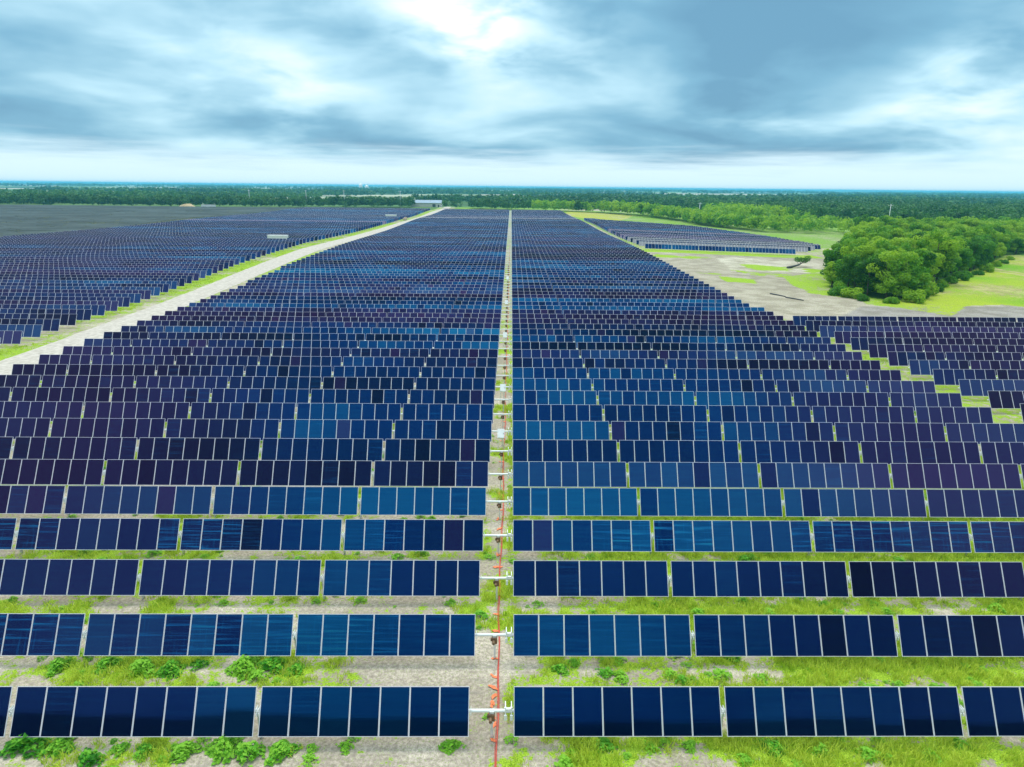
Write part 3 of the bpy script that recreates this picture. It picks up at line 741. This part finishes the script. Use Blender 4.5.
def lobes(rg, H, Wd):
    m = rg.integers(20, 28); zz = rg.uniform(.16, .86, m); r_ = Wd / 2 * np.sin(np.pi * (zz * .9 + .06)) ** .6 * rg.uniform(.25, .85, m); a = rg.uniform(0, 6.283, m)
    c = np.stack([r_ * np.cos(a), r_ * np.sin(a), zz * H], -1); c = np.concatenate([c, [[0, 0, .72 * H], [0, 0, .45 * H]]])
    rad = rg.uniform(.11, .20, m + 2) * Wd * 1.05; rad[-2:] = .26 * Wd
    return c, rad
TV = []
for k in range(7):
    rg = np.random.default_rng(100 + k); H = (11.2, 12.2, 9.6, 10.6, 13, 8.4, 11.)[k]; Wd = (9.0, 8.4, 8.6, 7.6, 9.6, 7.5, 8.8)[k]
    c, rad = lobes(rg, H, Wd); n = 5200
    V, kk = leaf_cloud(rg, c, n, .46, rad); q = np.arange(n) * 4
    lt = rg.random(len(c)); tn = lt[kk] * .55 + rg.random(n) * .15 - .2
    crown = npmesh('crown', V, np.stack([q, q + 1, q + 2, q + 3], -1), [MT['leaf']], attrs={'tone': ('FACE', 'FLOAT', tn)})
    mb = MB(); lean = Vector((rg.uniform(-.5, .5), rg.uniform(-.5, .5), 0))
    mb.tube([(0, 0, -.3), lean * .3 + Vector((0, 0, H * .2)), lean * .7 + Vector((0, 0, H * .45)), lean + Vector((0, 0, H * .7))], [.24, .19, .13, .05], 8)
    for j in range(7):
        i = rg.integers(0, len(c)); e_ = Vector(c[i]); s0 = lean * .5 + Vector((0, 0, H * rg.uniform(.18, .5)))
        mid_ = s0.lerp(e_, .5) + Vector((0, 0, -.25)); mb.tube([s0, mid_, e_], [.10, .07, .02], 5)
    TV.append((crown, mb.mesh('trunk', [MT['bark']], True), H))
# fill the wood; the ones nearest to the drone stand as individuals
pts = []; grid = {}
def try_pt(x, y, sp):
    c_ = (int(x // sp), int(y // sp))
    for i in (-1, 0, 1):
        for j in (-1, 0, 1):
            for q in grid.get((c_[0] + i, c_[1] + j), ()):
                if (q[0] - x) ** 2 + (q[1] - y) ** 2 < sp * sp: return False
    grid.setdefault(c_, []).append((x, y)); pts.append((x, y)); return True
for (x, y) in [(80.5, 153.5), (84, 149.8), (88.5, 152.5), (92.5, 158.5), (97.5, 165), (79.5, 161), (103, 171.5), (109.5, 178), (79, 168)]: try_pt(x, y, 5.2)
cand = np.stack([rng.uniform(70, 460, 26000), rng.uniform(145, 445, 26000)], -1)
ok = poly_in(cand[:, 0], cand[:, 1], WOOD) & (cand[:, 0] < cand[:, 1] * .86 + 25)
for x, y in cand[ok]: try_pt(float(x), float(y), 5.4)
pts.sort(key=lambda p: math.hypot(*p))
print('trees in wood', len(pts))
NEAR_T = 285
near_pts, rest = pts[:NEAR_T], pts[NEAR_T:]
TLAB = {0: 'leafy tree at the near left tip of the grove, by the bare yard', }
for i, (x, y) in enumerate(near_pts):
    k = random.randrange(7); s_ = random.uniform(.82, 1.15) * (1.0 if i > 12 else .92)
    o = empty('broadleaf_tree', (x, y, tz(x, y)), random.random() * 6.28); o.scale = (s_ * random.uniform(.95, 1.15), s_ * random.uniform(.95, 1.15), s_)
    dist = math.hypot(x, y)
    if i < 8: lb = ['nearest tree of the grove, low over the grass tip', 'second nearest tree of the grove, beside its grassy tip', 'third nearest tree of the grove, at its near end', 'fourth nearest tree of the grove, at its near end', 'fifth nearest tree of the grove, behind the foremost ones', 'sixth nearest tree of the grove, behind the foremost ones', 'seventh nearest tree of the grove, behind the foremost ones', 'eighth nearest tree of the grove, behind the foremost ones'][i]
    elif dist < 230: lb = 'one of the bright green trees packed in the near half of the grove'
    else: lb = 'one of the green trees packed in the far half of the grove'
    tag(o, lb, 'tree', 'trees of the grove right of the bare yard')
    link('crown', TV[k][0], o); link('trunk', TV[k][1], o)
# low bushes along the foot of the grove
bush = []
for k in range(3):
    rg = np.random.default_rng(300 + k); c = np.stack([rg.uniform(-1.2, 1.2, 7), rg.uniform(-1.2, 1.2, 7), rg.uniform(.5, 1.5, 7)], -1)
    V, kk = leaf_cloud(rg, c, 1500, .34, np.full(7, .95)); q = np.arange(1500) * 4
    bush.append(npmesh('bush', V, np.stack([q, q + 1, q + 2, q + 3], -1), [MT['leaf']], attrs={'tone': ('FACE', 'FLOAT', rg.random(1500) * .2)}))
edge_pts = [(76, 157), (74.5, 154), (75.5, 151), (76, 146.5), (80.5, 143.6), (86, 145.2), (90.5, 150.6), (95, 156.5), (101, 162.5), (107, 169), (113.5, 177), (121, 184.5), (128.5, 192.5), (136, 200), (145, 210), (153, 219.5), (162, 230), (172, 241), (184, 254)]
for i, (x, y) in enumerate(edge_pts):
    o = link('bush', bush[i % 3], None, (x, y, tz(x, y) - .1)); o.rotation_euler.z = i * 2.1; s_ = random.uniform(.8, 1.5); o.scale = (s_, s_, s_ * random.uniform(.8, 1.25))
    tag(o, ['leafy bush at the grove foot facing the bare yard, farthest left', 'leafy bush second from the left at the foot of the grove', 'leafy bush just left of the grove tip'][i] if i < 3 else
        ('one of the low bushes around the near tip of the grove' if i < 8 else 'one of the low bushes along the lawn side of the grove'), 'bush', 'bushes at the foot of the grove')

# far woods: rest of the grove, belts behind the fields and forest to the horizon
FW = []
for x, y in rest: FW.append((x, y, random.uniform(8.5, 12.5), 7.6, 260, tz(x, y)))
def belt(P, depth, h0, h1, sp=6.2, q=150, w=7.5):
    for (xa, ya), (xb, yb) in zip(P[:-1], P[1:]):
        L = math.hypot(xb - xa, yb - ya)
        for k in range(int(L / sp)):
            for r_ in range(int(depth / sp)):
                u = (k + random.random()) / (L / sp); dd = (r_ + random.random()) * sp
                x, y = xa + (xb - xa) * u, ya + (yb - ya) * u + dd
                FW.append((x, y, random.uniform(h0, h1) * (.8 if r_ == 0 and random.random() < .3 else 1), w * random.uniform(.8, 1.25), q if r_ < 4 else q // 2, tz(x, y)))
belt([(-640, 672), (-488, 676), (-298, 680), (-200, 710), (-101, 744)], 60, 9, 14)
belt([(-76, 742), (-50, 738)], 18, 9, 12)
belt([(-44, 728), (0, 705), (46, 682), (80, 640), (104, 588), (122, 560)], 55, 9.5, 13)
belt([(118, 566), (135, 512), (150, 455)], 50, 9, 12)
belt([(130, 470), (142, 420), (150, 402), (190, 396), (206, 402)], 60, 7.5, 10.5)
# distant forest and hedges
yy_ = np.exp(rng.uniform(np.log(470), np.log(9000), 70000)); xx_ = rng.uniform(-.86, .86, 70000) * yy_
pitch_ = np.maximum(8, yy_ / 85.)
dens = fbm(xx_ * .55, yy_ * 1.25, 1 / 330., 12) + .10 * sst(xx_ / yy_, -.1, .4) - .05 * sst(-xx_ / yy_, .1, .5)
nearb = sst(yy_, 1500, 760)
dens = dens - .16 * sst(yy_, 1500, 2600) * sst(xx_ / yy_, -.1, .4)
want = (dens > .52 + .09 * sst(yy_, 1100, 2200)) | ((dens > .45) & (xx_ / yy_ > .1) & (yy_ < 1500) & (yy_ > 900) & (fbm(xx_, yy_ * 2.2, 1 / 160., 61) > .40))
want &= ~((xx_ > 300) & (yy_ > 690) & (yy_ < 1500) & poly_in(xx_, yy_, [(470, 735), (800, 790), (1300, 1180), (1300, 1500), (760, 1230), (560, 1000)]) & (fbm(xx_, yy_, 1 / 60., 5) < .55))
want &= ~((xx_ > -125) & (xx_ < -66) & (yy_ < 860))
want &= ~((xx_ > -140) & (xx_ < -20) & (yy_ > 860) & (yy_ < 1000))
want &= (yy_ > 745) | ((xx_ > 165) & ~poly_in(xx_, yy_, WOOD)) | ((xx_ > 75) & (yy_ > 645))
want |= (yy_ < 700) & (yy_ > 475) & (xx_ > 200) & ~poly_in(xx_, yy_, WOOD)
seen = set()
for x, y, p_ in zip(xx_[want], yy_[want], pitch_[want]):
    lev = int(math.log(p_) * 4); pp = math.exp(lev / 4); key = (int(x // pp), int(y // pp), lev)
    if key in seen: continue
    seen.add(key); FW.append((float(x), float(y), random.uniform(8, 13) * (1 + .15 * (y > 3000)), float(p_) * 1.35, (120 if y < 800 else 46) if y < 1500 else 22, 0.))
print('far trees', len(FW))
Vs, tn, n = [], [], 0
rg = np.random.default_rng(4)
for (x, y, H, Wd, q, z0) in FW:
    m = 6; lime = .45 * rg.random() ** 2 - .12 if (x > 40 and y < 640 and q >= 150) else 0.
    cc = np.stack([rg.uniform(-.3, .3, m) * Wd, rg.uniform(-.3, .3, m) * Wd, rg.uniform(.3, .8, m) * H], -1)
    rad = np.full(m, .26 * min(Wd, 11)); sz = math.sqrt(Wd * H / q) * 1.7
    V, _ = leaf_cloud(rg, cc, q, sz, rad); Vs.append(V + (x, y, z0)); tn.append(np.full(q, rg.random() * (.8 if y < 800 else .35) + (0 if y < 800 else .9 * float(sst(vnoise(x, y * 2, 1 / 170., 3), .45, .8))) + lime) + rg.random(q) * .12)
V = np.concatenate(Vs); q = np.arange(len(V) // 4) * 4
me = npmesh('far_woods', V, np.stack([q, q + 1, q + 2, q + 3], -1), [MT['leaf'], MT['leaf_far']], ((V[q, 1] > 760) | ((V[q, 0] < 20) & (V[q, 1] > 600)) | ((V[q, 0] > 205) & (V[q, 1] > 470)) | ((V[q, 0] > 60) & (V[q, 1] > 660))).astype(int), attrs={'tone': ('FACE', 'FLOAT', np.concatenate(tn) * .9 - .1)})
tag(link('far_woods', me), 'dark green woods and tree belts from behind the panel fields to the horizon', 'woods', kind='stuff')

# ------------------------------------------------------------------ small things far off
def container(x, y, L, Hh, label, name='equipment_skid', rz=RZ):
    o = empty(name, (x, y, tz(x, y)), rz); tag(o, label, 'equipment skid' if name == 'equipment_skid' else 'trailer')
    b1 = MB().box(-L / 2, L / 2, -1.15, 1.15, .35, Hh); link('body', b1.mesh('body', [MT['white']], bevel=.03), o)
    for i in range(3):
        cx_ = -L / 2 + (i + .5) * L / 3; dd = link('door', MB().box(-L / 6 + .08, L / 6 - .08, -.02, .02, .5, Hh - .15).mesh('door', [MT['white']]), o, (cx_, -1.17, 0))
        vv = MB()
        for j in range(5): vv.box(-.4, .4, -.03, 0, .9 + j * .16, .96 + j * .16)
        link('vent', vv.mesh('vent', [MT['galv']]), dd, (0, -.03, 0))
    link('roof', MB().box(-L / 2 - .1, L / 2 + .1, -1.25, 1.25, Hh, Hh + .1).mesh('roof', [MT['white']]), o)
    link('base_frame', MB().box(-L / 2 + .2, L / 2 - .2, -1, 1, 0, .35).mesh('base_frame', [MT['dark']]), o)
container(-92, 275.1, 7.6, 3.1, 'long white equipment skid among the panels left of the gravel road')
container(-83.5, 488.1, 7.4, 3.1, 'smaller looking white skid farther up among the left panels')
container(-290, 676, 13, 3.0, 'low white trailer right of the tan mound by the left trees', 'trailer')
# tan mound
mx_ = []; F = []
NA, NR = 28, 8
for j in range(NR + 1):
    for i in range(NA):
        a_ = i / NA * 6.283; r_ = j / NR; hh = 3.9 * (1 - r_ ** 1.7) * (.75 + .5 * float(vnoise(math.cos(a_) * r_ * 3, math.sin(a_) * r_ * 3, 1, 8)))
        mx_.append((math.cos(a_) * r_ * 10.5, math.sin(a_) * r_ * 4, hh - .1 * (j == NR)))
        if j < NR: F.append((j * NA + i, j * NA + (i + 1) % NA, (j + 1) * NA + (i + 1) % NA, (j + 1) * NA + i))
o = link('straw_mound', npmesh('straw_mound', mx_, np.array(F)[:, ::-1], [MT['straw']], smooth=True), None, (-309, 674, 0)); tag(o, 'long tan mound before the left tree line', 'mound')
# shed in the gap of the tree line
o = empty('storage_shed', (-95, 792, 0)); tag(o, 'long pale shed with a blue-grey roof in the gap of the trees', 'shed')
w_ = MB(); w_.box(-17, 17, -9, -8.8, 0, 4.4); w_.box(-17, 17, 8.8, 9, 0, 4.4); w_.box(-17, -16.8, -8.8, 8.8, 0, 4.4); w_.box(16.8, 17, -8.8, 8.8, 0, 4.4)
link('wall', w_.mesh('wall', [MT['cream']]), o)
r_ = MB(); r_.add([(-17.6, -9.6, 4.3), (17.6, -9.6, 4.3), (17.6, 0, 7.2), (-17.6, 0, 7.2), (17.6, 9.6, 4.3), (-17.6, 9.6, 4.3), (-17.6, -9.6, 4.45), (17.6, -9.6, 4.45), (17.6, 0, 7.4), (-17.6, 0, 7.4), (17.6, 9.6, 4.45), (-17.6, 9.6, 4.45)],
          [(0, 3, 2, 1), (3, 5, 4, 2), (6, 7, 8, 9), (9, 8, 10, 11), (0, 1, 7, 6), (4, 5, 11, 10), (1, 2, 8, 7), (2, 4, 10, 8), (0, 6, 9, 3), (3, 9, 11, 5)])
link('roof', r_.mesh('roof', [MT['roof']]), o)
link('door', MB().box(7.5, 11, -9.06, -9.003, 0, 3.2).mesh('door', [MT['dark']]), o); link('door', MB().box(13.5, 15, -9.06, -9.003, 0, 2.6).mesh('door', [MT['dark']]), o)
# pickup truck
o = empty('pickup_truck', (-24, 660, tz(-24, 660)), RZ); tag(o, 'small dark maroon pickup beyond the last row of the central field', 'pickup truck')
prof = [(-2.7, .55), (-2.7, 1.15), (-.6, 1.2), (-.45, 1.85), (.75, 1.85), (1.35, 1.2), (2.55, 1.08), (2.7, .8), (2.7, .5)]
bd = MB(); k = len(prof); bd.add([(x, -.95, z) for x, z in prof] + [(x, .95, z) for x, z in prof], [tuple(range(k)), tuple(range(2 * k - 1, k - 1, -1))] + [(i, i + k, (i + 1) % k + k, (i + 1) % k) for i in range(k)])
link('body', bd.mesh('body', [MT['maroon']]), o)
link('window', MB().box(-.35, .9, -.97, .97, 1.28, 1.72).mesh('window', [MT['dark']]), o)
for x in (-1.7, 1.7):
    for y in (-.85, .85): link('wheel', MB().tube([(0, -.12, 0), (0, .12, 0)], .38, 14).mesh('wheel', [MT['tyre']]), o, (x, y, .38))
# pallets by the road
for i, (x, y) in enumerate(((-70.5, 470), (-70.8, 475), (-71.2, 481))):
    o = empty('pallet_stack', (x - 1, y, tz(x, y))); tag(o, ['cardboard stack on a pallet by the far bend of the road, nearest', 'middle cardboard stack on a pallet by the far road bend', 'farthest cardboard stack on a pallet by the far road bend'][i], 'pallet stack', 'pallet stacks by the road')
    link('carton', MB().box(-.9, .9, -.6, .6, .15, 1.5 + .2 * i).mesh('carton', [MT['pink']], bevel=.03), o)
    p = MB(); [p.box(-.95, .95, yy0, yy0 + .12, 0, .15) for yy0 in (-.62, -.06, .5)]; link('pallet', p.mesh('pallet', [MT['wood']]), o)
# utility poles
def pole(x, y, Hh, label, group='utility poles'):
    o = empty('utility_pole', (x, y, tz(x, y)), random.uniform(-.3, .3)); tag(o, label, 'utility pole', group)
    link('shaft', MB().tube([(0, 0, -.2), (0, 0, Hh)], [.26, .16], 8).mesh('shaft', [MT['galv']], True), o)
    link('crossarm', MB().box(-1.6, 1.6, -.08, .08, Hh - .9, Hh - .68).mesh('crossarm', [MT['galv']]), o)
    for xx in (-1.4, 0, 1.4): link('insulator', MB().tube([(xx, 0, Hh - .68), (xx, 0, Hh - .35)], .07, 6).mesh('insulator', [MT['white']]), o)
pole(139, 520, 14.5, 'pale utility pole rising over bright trees left of the grove')
pole(253, 470, 15.5, 'tall pale pole standing above the middle of the grove')
for x, y, lb in ((-259, 700, 'leftmost of the pale poles behind the left trees'), (-213, 735, 'second pale pole from the left above the left trees'), (-176, 745, 'third pale pole from the left above the left trees'), (-118, 752, 'pale pole just left of the shed gap in the trees')):
    pole(x, y, 17.5, lb)
# far silos
for i, (x, h_) in enumerate(((-700, 26), (-672, 20))):
    o = empty('grain_silo', (x, 3300, 0)); tag(o, ['taller white silo tiny on the horizon left of centre', 'shorter white silo tiny on the horizon left of centre'][i], 'silo', 'silos on the horizon')
    link('barrel', MB().tube([(0, 0, 0), (0, 0, h_)], 8, 16).mesh('barrel', [MT['white']], True), o); link('cone_roof', MB().tube([(0, 0, h_), (0, 0, h_ + 4)], [8.3, .6], 16).mesh('cone_roof', [MT['galv']]), o)
# fallen tree and timbers in the yard
o = empty('fallen_tree', (88, 213, tz(88, 213)), R(38)); tag(o, 'dark fallen tree trunk on pale ground with a tuft of green at its right end', 'fallen tree')
link('trunk', MB().tube([(-4.2, 0, .35), (-1, .1, .5), (2, -.1, .9), (4, 0, 1.4)], [.42, .34, .26, .12], 9).mesh('trunk', [MT['dark']], True), o)
mb = MB(); [mb.tube([(2 + i * .5, 0, .9 + .15 * i), (3 + i * .6, (-1) ** i * 1.3, 1.6 + .3 * i)], [.1, .03], 5) for i in range(4)]; link('branch', mb.mesh('branch', [MT['bark']]), o)
rg = np.random.default_rng(9); V, _ = leaf_cloud(rg, np.array([(4, .5, 2.2), (5.2, -.8, 2.4), (6, .6, 1.9), (3, 1.2, 2.3), (7, .1, 2.6)]), 900, .34, np.full(5, 1.1)); q = np.arange(900) * 4
link('foliage', npmesh('foliage', V, np.stack([q, q + 1, q + 2, q + 3], -1), [MT['leaf']], attrs={'tone': ('FACE', 'FLOAT', rg.random(900) * .3)}), o)
for i, (x, y, a_) in enumerate(((60.0, 152.8, -66), (61.7, 147.6, -60))):
    o = link('timber_log', MB().tube([(-2.3, 0, .13), (0, .1, .14), (2.3, 0, .13)], [.14, .13, .10], 8).mesh('timber_log', [MT['dark']], True), None, (x, y, tz(x, y))); o.rotation_euler.z = R(a_)
    tag(o, ['left one of two dark logs lying on the bare yard', 'right one of two dark logs lying on the bare yard'][i], 'log', 'logs on the bare yard')

# ------------------------------------------------------------------ air
hm = bpy.data.materials.new('haze'); hm.use_nodes = True; t = hm.node_tree; t.nodes.clear()
o_ = nn(t, 'ShaderNodeOutputMaterial'); pv = nn(t, 'ShaderNodeVolumePrincipled'); pv.inputs['Color'].default_value = (.17, .68, 1, 1); pv.inputs['Density'].default_value = 1.45e-4; pv.inputs['Anisotropy'].default_value = .0
lk(t, pv.outputs[0], o_.inputs['Volume'])
hb = MB().box(-32000, 32000, -31000, 34000, -4, 30); tag(link('haze', hb.mesh('haze', [hm])), kind='stuff')
print('objects', len(S.objects))
